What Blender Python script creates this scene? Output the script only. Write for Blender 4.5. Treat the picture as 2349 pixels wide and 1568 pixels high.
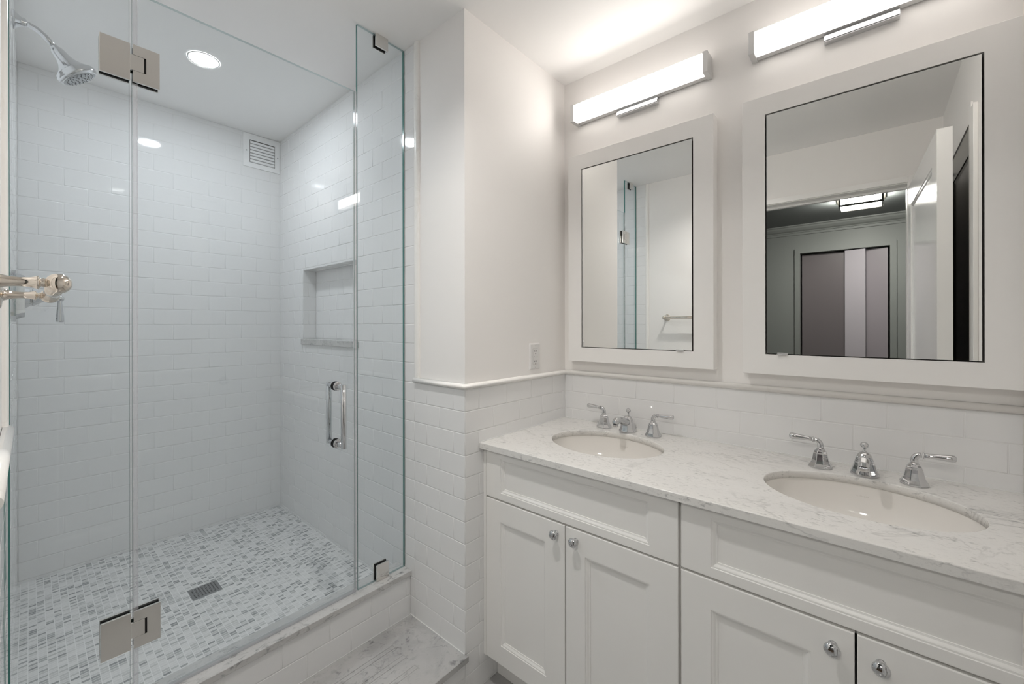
import bpy, bmesh, math, random
from mathutils import Vector, Matrix
random.seed(7)
C = bpy.context.scene
for o in list(bpy.data.objects):
    bpy.data.objects.remove(o)

# ------------------------------------------------------------------ camera, world, exposure
YAW = 0.7125
CAM_Z = 1.335
F_PX = 957.0
cam_d = bpy.data.cameras.new('camera')
cam = bpy.data.objects.new('camera', cam_d)
C.collection.objects.link(cam)
cam_d.sensor_fit = 'HORIZONTAL'
cam_d.sensor_width = 36.0
cam_d.lens = F_PX / 2349.0 * 36.0
cam_d.shift_y = -37.6 / 2349.0
cam_d.clip_start = 0.01
cam_d.clip_end = 50
cam.matrix_world = (Matrix.Translation((0, 0, CAM_Z)) @ Matrix.Rotation(YAW - math.pi/2, 4, 'Z')
                    @ Matrix.Rotation(math.pi/2, 4, 'X') @ Matrix.Rotation(-0.0017, 4, 'Z'))
C.camera = cam

w = bpy.data.worlds.new('world')
C.world = w
w.use_nodes = True
w.node_tree.nodes['Background'].inputs[0].default_value = (0.02, 0.02, 0.02, 1)
w.node_tree.nodes['Background'].inputs[1].default_value = 1.0
C.view_settings.view_transform = 'Standard'
C.view_settings.look = 'None'
C.view_settings.exposure = 1.85
C.view_settings.gamma = 1.0
C.view_settings.use_curve_mapping = False
C.cycles.max_bounces = 14
C.cycles.diffuse_bounces = 8
C.cycles.glossy_bounces = 8
C.cycles.transparent_max_bounces = 32
C.cycles.sample_clamp_indirect = 6.0

# lamp strengths (the lamps themselves are built further down)
VANITY_E = 3.15
DOWN_E = 56.0
HALL_E = 20.0
FILL_E = 178.0  # added out-of-view fill lamp that brightens the bathroom

# ------------------------------------------------------------------ measures (metres)
XS, XV = 1.013, 1.6535          # chase / shower end wall plane, vanity wall plane
YC, YB, YG = 1.097, 2.767, 1.459  # chase return, shower back wall, glass front face
XL = -0.033                     # west wall tile plane
YR = -0.292                     # south wall plane
ZC = 2.468                      # ceiling
ZF = 0.229                      # shower floor
ZCT = 0.905                     # counter top
ZCURB, ZSTEP = 0.344, 0.165
ZR = 1.1065                     # rail underside, top of wainscot tile
PIT, TL = 0.0787, 0.1555        # tile course, tile length
TT = 0.004                      # tile stands proud of painted wall

# ------------------------------------------------------------------ materials
def mat(name, col, rough=0.5, metal=0.0, **kw):
    m = bpy.data.materials.new(name)
    m.use_nodes = True
    b = m.node_tree.nodes['Principled BSDF']
    b.inputs['Base Color'].default_value = (*col, 1)
    b.inputs['Roughness'].default_value = rough
    b.inputs['Metallic'].default_value = metal
    for k, v in kw.items():
        b.inputs[k.replace('_', ' ')].default_value = v
    return m

def nd(m, t, **kw):
    n = m.node_tree.nodes.new(t)
    for k, v in kw.items():
        setattr(n, k, v)
    return n

def ln(m, a, b):
    m.node_tree.links.new(a, b)

def math_n(m, op, a, b=None, clamp=False):
    n = nd(m, 'ShaderNodeMath', operation=op, use_clamp=clamp)
    for i, x in enumerate((a, b)):
        if x is None: continue
        if isinstance(x, (int, float)): n.inputs[i].default_value = x
        else: ln(m, x, n.inputs[i])
    return n.outputs[0]

def mix_c(m, fac, a, b):
    n = nd(m, 'ShaderNodeMix', data_type='RGBA')
    for i, x in ((0, fac), (6, a), (7, b)):
        if isinstance(x, (int, float)): n.inputs[i].default_value = x
        elif isinstance(x, tuple): n.inputs[i].default_value = (*x, 1)
        else: ln(m, x, n.inputs[i])
    return n.outputs[2]

def wall_paint(name, col, rough=0.55, bump=0.04):
    m = mat(name, col, rough)
    b = m.node_tree.nodes['Principled BSDF']
    tc = nd(m, 'ShaderNodeTexCoord')
    n = nd(m, 'ShaderNodeTexNoise'); n.inputs['Scale'].default_value = 420; n.inputs['Detail'].default_value = 2
    ln(m, tc.outputs['Object'], n.inputs['Vector'])
    bp = nd(m, 'ShaderNodeBump'); bp.inputs['Strength'].default_value = bump; bp.inputs['Distance'].default_value = 0.001
    ln(m, n.outputs['Fac'], bp.inputs['Height']); ln(m, bp.outputs[0], b.inputs['Normal'])
    return m

def marble(name, base, vein, rough, fleck=0.5, fl_scale=70, fl_thr=0.56, cloud=0.25, vein_amt=0.4, vein_scale=6.0, stretch=(1, 1, 1), rot=0.0):
    """carrara: soft clouds, short grey flecks drawn out along the bed, a few thin branching veins"""
    m = mat(name, base, rough)
    b = m.node_tree.nodes['Principled BSDF']
    tc = nd(m, 'ShaderNodeTexCoord')
    mp = nd(m, 'ShaderNodeMapping'); mp.inputs['Scale'].default_value = stretch
    mp.inputs['Rotation'].default_value = (0.25, 0.2, rot); mp.inputs['Location'].default_value = (3.7, 1.3, 2.1)
    ln(m, tc.outputs['Object'], mp.inputs['Vector'])
    def noise(sc, det, dist, rgh=0.55):
        n = nd(m, 'ShaderNodeTexNoise')
        n.inputs['Scale'].default_value = sc; n.inputs['Detail'].default_value = det
        n.inputs['Roughness'].default_value = rgh; n.inputs['Distortion'].default_value = dist
        ln(m, mp.outputs[0], n.inputs['Vector'])
        return n.outputs['Fac']
    def above(f, thr, gain): return math_n(m, 'MULTIPLY', math_n(m, 'SUBTRACT', f, thr), gain, clamp=True)
    def ridge(f, width):
        d = math_n(m, 'ABSOLUTE', math_n(m, 'SUBTRACT', f, 0.5))
        return math_n(m, 'SUBTRACT', 1.0, math_n(m, 'DIVIDE', d, width), clamp=True)
    mul = lambda a, c: math_n(m, 'MULTIPLY', a, c)
    fl = mul(above(noise(fl_scale, 4, 0.5, 0.6), fl_thr, 6.0), above(noise(fl_scale*0.16, 3, 0.6), 0.40, 4.0))
    fl2 = above(noise(fl_scale*2.6, 3, 0.3, 0.6), 0.58, 5.0)
    v = mul(ridge(noise(vein_scale, 6, 1.0), 0.016), above(noise(vein_scale*0.7, 3, 0.3), 0.46, 6.0))
    cl = above(noise(vein_scale*0.8, 5, 0.7), 0.44, 2.2)
    t = math_n(m, 'ADD', mul(fl, fleck), mul(fl2, fleck*0.28))
    t = math_n(m, 'ADD', t, mul(v, vein_amt))
    t = math_n(m, 'ADD', t, mul(cl, cloud), clamp=True)
    ln(m, mix_c(m, t, base, vein), b.inputs['Base Color'])
    return m

def glass(name, tint, refl=1.0, milk=0.0):
    """thin clear architectural glass: tinted see-through with Schlick reflection from both sides"""
    m = bpy.data.materials.new(name); m.use_nodes = True
    nt = m.node_tree; nt.nodes.clear()
    out = nd(m, 'ShaderNodeOutputMaterial')
    tr = nd(m, 'ShaderNodeBsdfTransparent'); tr.inputs[0].default_value = (*tint, 1)
    gl = nd(m, 'ShaderNodeBsdfGlossy'); gl.inputs['Roughness'].default_value = 0.0; gl.inputs[0].default_value = (1, 1, 1, 1)
    lw = nd(m, 'ShaderNodeLayerWeight'); lw.inputs[0].default_value = 0.5
    p = math_n(m, 'POWER', lw.outputs['Facing'], 5.0)
    f = math_n(m, 'ADD', math_n(m, 'MULTIPLY', p, 0.96*refl), 0.04*refl, clamp=True)
    mx = nd(m, 'ShaderNodeMixShader')
    ln(m, f, mx.inputs[0]); ln(m, tr.outputs[0], mx.inputs[1]); ln(m, gl.outputs[0], mx.inputs[2])
    last = mx.outputs[0]
    if milk:
        df = nd(m, 'ShaderNodeBsdfDiffuse'); df.inputs[0].default_value = (0.86, 0.855, 0.87, 1)
        m2 = nd(m, 'ShaderNodeMixShader'); m2.inputs[0].default_value = milk
        ln(m, last, m2.inputs[1]); ln(m, df.outputs[0], m2.inputs[2]); last = m2.outputs[0]
    ln(m, last, out.inputs[0])
    return m

def glow(name, col, strength):
    m = mat(name, (0.9, 0.9, 0.9), 0.4)
    b = m.node_tree.nodes['Principled BSDF']
    b.inputs['Emission Color'].default_value = (*col, 1)
    b.inputs['Emission Strength'].default_value = strength
    return m

M_PAINT = wall_paint('warm white wall paint', (0.90, 0.880, 0.862))
M_CEIL = wall_paint('flat white ceiling paint', (0.93, 0.92, 0.91), 0.7)
M_TRIMP = wall_paint('white satin trim paint', (0.90, 0.888, 0.872), 0.3, 0.01)
M_DOORP = wall_paint('white gloss door paint', (0.90, 0.895, 0.885), 0.16, 0.01)
M_TILE = mat('glossy white ceramic tile', (0.82, 0.82, 0.82), 0.05)
M_GROUT = mat('off white grout', (0.80, 0.80, 0.795), 0.8)
M_COUNTER = marble('polished carrara counter', (0.80, 0.79, 0.77), (0.17, 0.175, 0.18), 0.12, 0.62, 95, 0.535, 0.13, 0.30, 4.0, (1.4, 0.7, 1.4), 0.55)
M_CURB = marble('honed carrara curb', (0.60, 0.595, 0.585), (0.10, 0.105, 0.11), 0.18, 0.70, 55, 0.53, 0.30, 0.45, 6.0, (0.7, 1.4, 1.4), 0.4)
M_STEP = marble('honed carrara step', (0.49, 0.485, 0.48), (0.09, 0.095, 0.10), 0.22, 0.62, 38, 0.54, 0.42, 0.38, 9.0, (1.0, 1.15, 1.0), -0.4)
M_TRIMM = marble('cream marble trim', (0.92, 0.905, 0.88), (0.80, 0.77, 0.72), 0.16, 0.2, 40, 0.6, 0.2, 0.4, 5.0)
M_FLOOR = marble('grey marble floor', (0.40, 0.395, 0.39), (0.12, 0.12, 0.12), 0.2, 0.4, 40, 0.55, 0.3, 0.5, 5.0)
M_CAB = wall_paint('white lacquered cabinet', (0.87, 0.86, 0.84), 0.32, 0.015)
M_CHROME = mat('polished chrome', (0.66, 0.665, 0.675), 0.05, 1.0)
M_NICKEL = mat('polished nickel', (0.78, 0.71, 0.63), 0.06, 1.0)
M_PLATE = mat('polished nickel plate', (0.80, 0.78, 0.75), 0.07, 1.0)
M_SATIN = mat('satin aluminium', (0.62, 0.62, 0.62), 0.35, 0.5)
M_STEEL = mat('brushed steel', (0.36, 0.37, 0.38), 0.3, 1.0)
M_BAFFLE = mat('dark grey baffle', (0.10, 0.10, 0.10), 0.5)
M_BLACK = mat('black rubber', (0.008, 0.008, 0.008), 0.6)
M_DARK = mat('dark cavity', (0.02, 0.019, 0.017), 0.9)
M_GAP = mat('shadow grey plastic', (0.35, 0.34, 0.33), 0.6)
M_CASE = mat('bronze cabinet interior', (0.13, 0.115, 0.085), 0.6)
M_MIRROR = mat('silvered mirror', (0.90, 0.91, 0.895), 0.0, 1.0)
M_MEDGE = mat('ground mirror edge', (0.10, 0.10, 0.075), 0.4, 0.3)
M_BOWL = mat('biscuit white vitreous china', (0.835, 0.812, 0.782), 0.06)
M_PLASTIC = mat('white plastic', (0.80, 0.79, 0.78), 0.3)
M_LOGO = mat('grey printed lettering', (0.62, 0.60, 0.56), 0.4)
M_GLASS = glass('clear glass', (0.962, 0.979, 0.984))
M_GEDGE = mat('green glass edge', (0.055, 0.20, 0.18), 0.12)
M_GEDGE2 = glass('grey glass edge', (0.62, 0.72, 0.72), 2.0)
M_SEAL = glass('clear vinyl seal', (0.955, 0.955, 0.965), 1.6, 0.18)
M_VENT = mat('white enamelled vent', (0.90, 0.90, 0.90), 0.35)
M_DARKDOOR = mat('dark bronze door', (0.085, 0.080, 0.062), 0.22)
M_HALL = wall_paint('darkened hall paint', (0.30, 0.318, 0.308), 0.5)  # dimness of the hall put into a darkened wall colour
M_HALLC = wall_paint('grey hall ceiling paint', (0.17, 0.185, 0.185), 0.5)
M_LEAF_SHADE = wall_paint('mauve leaf shaded tone', (0.19, 0.168, 0.178), 0.4)  # light and shade on the closet leaves put into three paint tones
M_LEAF_LIT = wall_paint('mauve leaf lit tone', (0.60, 0.565, 0.62), 0.4)
M_LEAF_MID = wall_paint('mauve leaf half shaded tone', (0.40, 0.365, 0.40), 0.4)
M_WOOD = mat('dark wood floor', (0.12, 0.08, 0.05), 0.35)
M_IRON = mat('dark bronze fixture metal', (0.03, 0.028, 0.022), 0.4, 0.5)
M_GREEN = mat('green indicator lens', (0.12, 0.30, 0.08), 0.3)
M_VGLOW = glow('white lit acrylic', (1.0, 0.95, 0.895), VANITY_E)
M_VSIDE = glow('white lit acrylic side', (1.0, 0.95, 0.895), VANITY_E*0.24)
M_DGLOW = glow('cool lit lens', (0.90, 0.95, 1.0), DOWN_E)
M_FILLGLOW = glow('fill lamp lens', (1.0, 0.97, 0.93), FILL_E)
M_HGLOW = glow('white lit glass', (1.0, 0.97, 0.90), HALL_E)

def mosaic():
    m = mat('marble mosaic floor', (0.6, 0.6, 0.6), 0.22)
    b = m.node_tree.nodes['Principled BSDF']
    tc = nd(m, 'ShaderNodeTexCoord')
    br = nd(m, 'ShaderNodeTexBrick')
    br.offset = 0.0; br.squash = 1.0
    br.inputs['Scale'].default_value = 1.0
    br.inputs['Brick Width'].default_value = 0.0215
    br.inputs['Row Height'].default_value = 0.0122
    br.inputs['Mortar Size'].default_value = 0.0011
    br.inputs['Mortar Smooth'].default_value = 0.15
    br.inputs['Color1'].default_value = (0, 0, 0, 1)
    br.inputs['Color2'].default_value = (1, 1, 1, 1)
    br.inputs['Mortar'].default_value = (0, 0, 0, 1)
    ln(m, tc.outputs['Object'], br.inputs['Vector'])
    rnd = nd(m, 'ShaderNodeSeparateColor'); ln(m, br.outputs['Color'], rnd.inputs[0])
    ramp = nd(m, 'ShaderNodeValToRGB')
    e = ramp.color_ramp.elements
    e[0].position = 0.0; e[0].color = (0.28, 0.29, 0.295, 1)
    e[1].position = 1.0; e[1].color = (0.80, 0.795, 0.785, 1)
    for p, c in ((0.14, (0.42, 0.43, 0.435, 1)), (0.34, (0.60, 0.605, 0.60, 1)), (0.55, (0.72, 0.72, 0.715, 1))):
        x = e.new(p); x.color = c
    ln(m, rnd.outputs[0], ramp.inputs[0])
    mp = nd(m, 'ShaderNodeMapping'); mp.inputs['Scale'].default_value = (40, 160, 1); mp.inputs['Rotation'].default_value = (0, 0, 0.35)
    ln(m, tc.outputs['Object'], mp.inputs['Vector'])
    nz = nd(m, 'ShaderNodeTexNoise'); nz.inputs['Scale'].default_value = 1.0; nz.inputs['Detail'].default_value = 3; nz.inputs['Distortion'].default_value = 0.6
    ln(m, mp.outputs[0], nz.inputs['Vector'])
    k = math_n(m, 'MULTIPLY', math_n(m, 'SUBTRACT', nz.outputs['Fac'], 0.52), 1.6, clamp=True)
    c1 = mix_c(m, k, ramp.outputs[0], (0.50, 0.505, 0.51))
    c2 = mix_c(m, br.outputs['Fac'], c1, (0.86, 0.855, 0.85))
    ln(m, c2, b.inputs['Base Color'])
    bp = nd(m, 'ShaderNodeBump'); bp.inputs['Strength'].default_value = 0.4; bp.inputs['Distance'].default_value = 0.001; bp.invert = True
    ln(m, br.outputs['Fac'], bp.inputs['Height']); ln(m, bp.outputs[0], b.inputs['Normal'])
    return m
M_MOSAIC = mosaic()

# ------------------------------------------------------------------ helpers
X, Y, Z = Vector((1, 0, 0)), Vector((0, 1, 0)), Vector((0, 0, 1))

class MB:
    """collects shapes in world coordinates, then links them as ONE mesh object"""
    def __init__(s):
        s.bm = bmesh.new()
    def face(s, vs, mi=0, smooth=False):
        try:
            f = s.bm.faces.new(vs); f.material_index = mi; f.smooth = smooth
            return f
        except ValueError:
            return None
    def box(s, x0, x1, y0, y1, z0, z1, mi=0, bev=0.0, seg=2):
        x0, x1 = sorted((x0, x1)); y0, y1 = sorted((y0, y1)); z0, z1 = sorted((z0, z1))
        t = bmesh.new()
        v = [t.verts.new(p) for p in ((x0,y0,z0),(x1,y0,z0),(x1,y1,z0),(x0,y1,z0),(x0,y0,z1),(x1,y0,z1),(x1,y1,z1),(x0,y1,z1))]
        for q in ((3,2,1,0),(4,5,6,7),(0,1,5,4),(1,2,6,5),(2,3,7,6),(3,0,4,7)):
            t.faces.new([v[i] for i in q])
        if bev > 0:
            bmesh.ops.bevel(t, geom=list(t.edges), offset=bev, segments=seg, profile=0.5, affect='EDGES')
        s.merge(t, mi)
        return s
    def merge(s, t, mi=None, M=None, smooth=None):
        mp = {}
        for v in t.verts:
            mp[v] = s.bm.verts.new(M @ v.co if M else v.co)
        for f in t.faces:
            g = s.face([mp[v] for v in f.verts], f.material_index if mi is None else mi, f.smooth if smooth is None else smooth)
        t.free()
    def lathe(s, prof, o, axis=Z, n=24, mi=0, smooth=True, ref=None, cap0=True, cap1=True, phase=0.0):
        """prof: list of (radius, height along axis) from o"""
        axis = Vector(axis).normalized(); o = Vector(o)
        a = Vector(ref) if ref else (X if abs(axis.x) < 0.9 else Y)
        a = (a - axis*a.dot(axis)).normalized(); b = axis.cross(a)
        rings = []
        for r, h in prof:
            rings.append([s.bm.verts.new(o + axis*h + (a*math.cos(phase+2*math.pi*i/n) + b*math.sin(phase+2*math.pi*i/n))*max(r, 1e-5)) for i in range(n)])
        for p, q in zip(rings, rings[1:]):
            for i in range(n):
                j = (i+1) % n
                s.face((p[i], p[j], q[j], q[i]), mi, smooth)
        if cap0: s.face(rings[0][::-1], mi)
        if cap1: s.face(rings[-1], mi)
        return s
    def tube(s, pts, rad, n=12, mi=0, smooth=True, flat=(1, 1), up=None, phase=0.0):
        pts = [Vector(p) for p in pts]
        if isinstance(rad, (int, float)): rad = [rad]*len(pts)
        rings = []; a = None
        for k, p in enumerate(pts):
            d = ((pts[min(k+1, len(pts)-1)] - pts[max(k-1, 0)])).normalized()
            if a is None:
                a = Vector(up) if up else (Z if abs(d.z) < 0.9 else Y)
            a = (a - d*a.dot(d)).normalized(); b = d.cross(a)
            rings.append([s.bm.verts.new(p + (a*math.cos(phase+2*math.pi*i/n)*flat[0] + b*math.sin(phase+2*math.pi*i/n)*flat[1])*rad[k]) for i in range(n)])
        for p, q in zip(rings, rings[1:]):
            for i in range(n):
                j = (i+1) % n
                s.face((p[i], p[j], q[j], q[i]), mi, smooth)
        s.face(rings[0][::-1], mi); s.face(rings[-1], mi)
        return s
    def ball(s, c, r, mi=0, sc=(1, 1, 1), n=20):
        t = bmesh.new()
        bmesh.ops.create_uvsphere(t, u_segments=n, v_segments=n//2+2, radius=r)
        for v in t.verts: v.co = Vector(c) + Vector((v.co.x*sc[0], v.co.y*sc[1], v.co.z*sc[2]))
        s.merge(t, mi, None, True)
        return s
    def quad(s, a, b, c, d, mi=0):
        s.face([s.bm.verts.new(p) for p in (a, b, c, d)], mi)
        return s
    def prism(s, poly, o, U, V, D, mi=0, smooth=False):
        """poly in (u,v) swept along vector D"""
        o = Vector(o); D = Vector(D)
        a = [s.bm.verts.new(o + U*p[0] + V*p[1]) for p in poly]
        b = [s.bm.verts.new(o + U*p[0] + V*p[1] + D) for p in poly]
        n = len(poly)
        for i in range(n):
            j = (i+1) % n
            s.face((a[i], a[j], b[j], b[i]), mi, smooth)
        s.face(a[::-1], mi); s.face(b, mi)
        return s
    def build(s, name, mats, parent=None, base=None, recalc=True, origin=None):
        if recalc: bmesh.ops.recalc_face_normals(s.bm, faces=list(s.bm.faces))
        me = bpy.data.meshes.new(name)
        root = parent
        off = Vector((0, 0, 0))
        if parent is not None:
            while root.parent is not None: root = root.parent
            off = root.location
        elif origin is not None:
            off = Vector(origin)
        for v in s.bm.verts: v.co -= off
        s.bm.to_mesh(me); s.bm.free()
        o = bpy.data.objects.new(name, me)
        for m in (mats if isinstance(mats, (list, tuple)) else [mats]): me.materials.append(m)
        C.collection.objects.link(o)
        if parent is not None: o.parent = parent
        elif origin is not None: o.location = off
        return o

def tag(o, label=None, cat=None, group=None, kind=None):
    if label: o['label'] = label
    if cat: o['category'] = cat
    if group: o['group'] = group
    if kind: o['kind'] = kind
    return o

def thing(name, label, cat, loc, group=None):
    o = bpy.data.objects.new(name, None); o.empty_display_size = 0.05
    o.location = loc; C.collection.objects.link(o)
    return tag(o, label, cat, group)

def dup(root, delta, label):
    def rec(o, par):
        c = o.copy(); C.collection.objects.link(c)
        if par is not None: c.parent = par
        for ch in o.children: rec(ch, c)
        return c
    r = rec(root, None)
    r.location = root.location + Vector(delta)
    r['label'] = label
    return r

def struct(mb, name, mats, parent=None, origin=None):
    o = mb.build(name, mats, parent, origin=origin)
    if parent is None: o['kind'] = 'structure'
    return o

def minus(rect, hole):
    """rectangle (u0,u1,v0,v1) with a hole cut out -> list of rectangles"""
    a, b, c, d = rect; e, f, g, h = hole
    e, f, g, h = max(a, e), min(b, f), max(c, g), min(d, h)
    if e >= f or g >= h: return [rect]
    out = [(a, e, c, d), (f, b, c, d), (e, f, c, g), (e, f, h, d)]
    return [r for r in out if r[1]-r[0] > 1e-4 and r[3]-r[2] > 1e-4]

def tile_field(mb, O, U, V, N, u0, u1, v0, v1, uo=0.0, vo=0.0, holes=(), t=TT, pit=PIT, tl=TL, par=0):
    """glazed tiles with eased edges in running bond; O + U*u + V*v, standing t proud along N"""
    O = Vector(O)
    flip = U.cross(V).dot(N) < 0
    def P(u, v, h): return O + U*u + V*v + N*h
    def q(vs, mi, smooth=False):
        mb.face(vs[::-1] if flip else vs, mi, smooth)
    base = [(u0, u1, v0, v1)]
    for h in holes: base = [r for b in base for r in minus(b, h)]
    for a, b, c, d in base:
        q([mb.bm.verts.new(P(*p, t-0.0011)) for p in ((a,c),(b,c),(b,d),(a,d))], 1)
    ins = (0.0, 0.0005, 0.0012, 0.0023)
    hts = (t-0.0030, t-0.0013, t-0.0003, t)
    k0, k1 = math.floor((v0-vo)/pit), math.ceil((v1-vo)/pit)
    for k in range(k0, k1):
        sh = 0.5*tl if (k+par) % 2 else 0.0
        j0, j1 = math.floor((u0-uo-sh)/tl), math.ceil((u1-uo-sh)/tl)
        for j in range(j0, j1):
            r0 = (max(u0, uo+sh+j*tl), min(u1, uo+sh+(j+1)*tl), max(v0, vo+k*pit), min(v1, vo+(k+1)*pit))
            rs = [r0]
            for h in holes: rs = [r for b in rs for r in minus(b, h)]
            for a, b, c, d in rs:
                g = 0.0008
                a += g; b -= g; c += g; d -= g
                if b-a < 0.007 or d-c < 0.007: continue
                tu, tv = random.uniform(-1, 1)*0.0028, random.uniform(-1, 1)*0.0040
                rings = []
                for i, hh in zip(ins, hts):
                    cs = ((a+i, c+i), (b-i, c+i), (b-i, d-i), (a+i, d-i))
                    rings.append([mb.bm.verts.new(P(u, v, hh + tu*(u-(a+b)/2) + tv*(v-(c+d)/2))) for u, v in cs])
                for p, r in zip(rings, rings[1:]):
                    for i in range(4):
                        jn = (i+1) % 4
                        q([p[i], p[jn], r[jn], r[i]], 0, True)
                q(rings[-1], 0)

def slab_holes(mb, outer, holes, z0, z1, e=0.0016, mi=0):
    """horizontal slab: outer loop and hole loops (2-D), eased upper edges"""
    def inset(loop, d):
        n = len(loop); out = []
        for i in range(n):
            p, c, q = Vector(loop[i-1]), Vector(loop[i]), Vector(loop[(i+1) % n])
            a, b = (c-p).normalized(), (q-c).normalized()
            na, nb = Vector((-a.y, a.x)), Vector((-b.y, b.x))
            m = (na+nb); m = m/max(m.dot(na), 0.3)
            out.append(c + m*d)
        return out
    loops = [(list(map(Vector, outer)), 1)] + [(list(map(Vector, h)), 1) for h in holes]
    tops, bots = [], []
    for li, (lp, sgn) in enumerate(loops):
        sec = [(e, z1), (e*0.3, z1-e*0.3), (0, z1-e), (0, z0)]
        rings = []
        for d, z in sec:
            q = inset(lp, d) if d else lp
            rings.append([mb.bm.verts.new((p[0], p[1], z)) for p in q])
        for k, (p, r) in enumerate(zip(rings, rings[1:])):
            for i in range(len(lp)):
                j = (i+1) % len(lp)
                mb.face((p[i], p[j], r[j], r[i]), mi, True if (li > 0 or k < 2) else False)
        tops.append(rings[0]); bots.append(rings[-1])
    for rr in (tops, bots):
        es = []
        for r in rr:
            for i in range(len(r)):
                v, u = r[i], r[(i+1) % len(r)]
                ed = mb.bm.edges.get((v, u)) or mb.bm.edges.new((v, u))
                es.append(ed)
        res = bmesh.ops.triangle_fill(mb.bm, edges=es, use_beauty=True, use_dissolve=False)
        for g in res['geom']:
            if isinstance(g, bmesh.types.BMFace): g.material_index = mi; g.smooth = False

def ccw(cx, cy, a, b, n=72):
    return [(cx + a*math.cos(2*math.pi*i/n), cy + b*math.sin(2*math.pi*i/n)) for i in range(n)]
def rect_ccw(x0, x1, y0, y1):
    return [(x0, y0), (x1, y0), (x1, y1), (x0, y1)]

# ================================================================== SETTING
HX0, HX1 = -1.92, -0.17          # hall beyond the doorway
DY0, DY1, DZ = -0.150, 0.755, 2.136   # doorway in the west wall
HZ = 2.345                       # hall ceiling

struct(MB().box(-0.17, 1.80, -0.45, 2.90, -0.12, 0.0), 'floor', M_FLOOR, origin=(0.6, 0.6, 0))
mb = MB()
slab_holes(mb, rect_ccw(-0.17, 1.80, -0.45, 2.90), [ccw(0.487, 0.768, 0.0502, 0.0502, 40)[::-1]], ZC, ZC+0.12, 0.001)
struct(mb, 'ceiling', M_CEIL)

# vanity wall with its tiled backsplash
wl = struct(MB().box(XV+TT, XV+0.12, -0.45, YC+0.05, 0, ZC), 'wall_east', M_PAINT)
mb = MB(); tile_field(mb, (XV+TT, 0, 0), Y, Z, -X, YR, YC, 0.60, ZR, uo=0.823, vo=ZR-PIT*20)
mb.box(XV-0.0022, XV+0.001, YC-0.0022, YC+0.001, ZCT, ZR, 1)
struct(mb, 'tile_splash', [M_TILE, M_GROUT], wl)

# chase that carries the shower end wall, with the niche
NY0, NY1, NZ0, NZ1, NX = 1.842, 2.437, 1.258, 1.650, 1.089
mb = MB()
x1 = XV + 0.12
mb.box(XS+TT, x1, YC+TT, NY0, 0, ZC).box(XS+TT, x1, NY1, YB+0.1, 0, ZC)
mb.box(XS+TT, x1, NY0, NY1, 0, NZ0).box(XS+TT, x1, NY0, NY1, NZ1, ZC).box(NX, x1, NY0, NY1, NZ0, NZ1)
wc = struct(mb, 'wall_northeast', M_PAINT)
mb = MB()
tile_field(mb, (XS+TT, 0, 0), Y, Z, -X, 1.392, YB, 0, ZC, uo=1.392, vo=ZR-PIT*20, holes=[(NY0, NY1, NZ0, NZ1)])
tile_field(mb, (XS+TT, 0, 0), Y, Z, -X, YC, 1.392, 0, ZR, uo=1.392, vo=ZR-PIT*20)
tile_field(mb, (0, YC+TT, 0), X, Z, -Y, XS, XV, 0, ZR, uo=1.083+TL/2, vo=ZR-PIT*20)
tile_field(mb, (NX+TT-0.004, 0, 0), Y, Z, -X, NY0, NY1, NZ0, NZ1, uo=1.392+0.02, vo=ZR-PIT*20)
tile_field(mb, (0, NY1+0.001, 0), X, Z, -Y, XS+0.0005, NX-TT, NZ0, NZ1, uo=XS-TL*0.5+0.03, vo=ZR-PIT*20)
tile_field(mb, (0, NY0-0.001, 0), X, Z, Y, XS+0.0005, NX-TT, NZ0, NZ1, uo=XS-TL*0.5+0.03, vo=ZR-PIT*20)
mb.box(XS-0.0022, XS+0.001, YB-0.0022, YB+0.001, ZF, ZC, 1)
tile_field(mb, (0, 0, NZ1+0.001), X, Y, -Z, XS+0.0005, NX-TT, NY0+TT, NY1-TT, uo=XS-0.02, vo=NY0, pit=0.1555, tl=0.15)
struct(mb, 'tile_cladding', [M_TILE, M_GROUT], wc)

# shower back wall
wb = struct(MB().box(-0.17, XS+0.05, YB+TT, YB+0.12, 0, ZC), 'wall_north', M_PAINT)
mb = MB(); tile_field(mb, (0, YB+TT, 0), X, Z, -Y, XL, XS, ZF-0.01, ZC, uo=XS-0.055, vo=ZR-PIT*20)
struct(mb, 'tile_cladding', [M_TILE, M_GROUT], wb)

# west wall: tiled in the shower, painted up to the doorway
mb = MB()
mb.box(-0.17, XL-TT, DY1+0.019, YB+0.12, 0, ZC).box(-0.17, XL-TT, -0.45, DY0-0.019, 0, ZC).box(-0.17, XL-TT, DY0-0.019, DY1+0.019, DZ+0.019, ZC)
ww = struct(mb, 'wall_west', M_PAINT)
mb = MB()
tile_field(mb, (XL-TT, 0, 0), Y, Z, X, 1.379, YB, 0, ZC, uo=1.379, vo=ZR-PIT*20)
tile_field(mb, (XL-TT, 0, 0), Y, Z, X, 0.815, 1.379, 0, ZR, uo=1.379, vo=ZR-PIT*20)
struct(mb, 'tile_cladding', [M_TILE, M_GROUT], ww)

# south wall with the dark closet door
ws = struct(MB().box(-0.17, -0.022, YR-0.15, YR-0.001, 0, ZC).box(0.797, XV+0.1, YR-0.15, YR-0.001, 0, ZC).box(-0.022, 0.797, YR-0.15, YR-0.001, 2.137, ZC), 'wall_south', M_PAINT)

# shower floor and floor of the raised pan
mb = MB(); mb.box(XL-TT, XS+TT, 1.44, YB+TT, 0.02, ZF)
sf = struct(mb, 'floor_shower', M_MOSAIC, origin=(0.362-0.0215*20, 1.50, 0))

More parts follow.
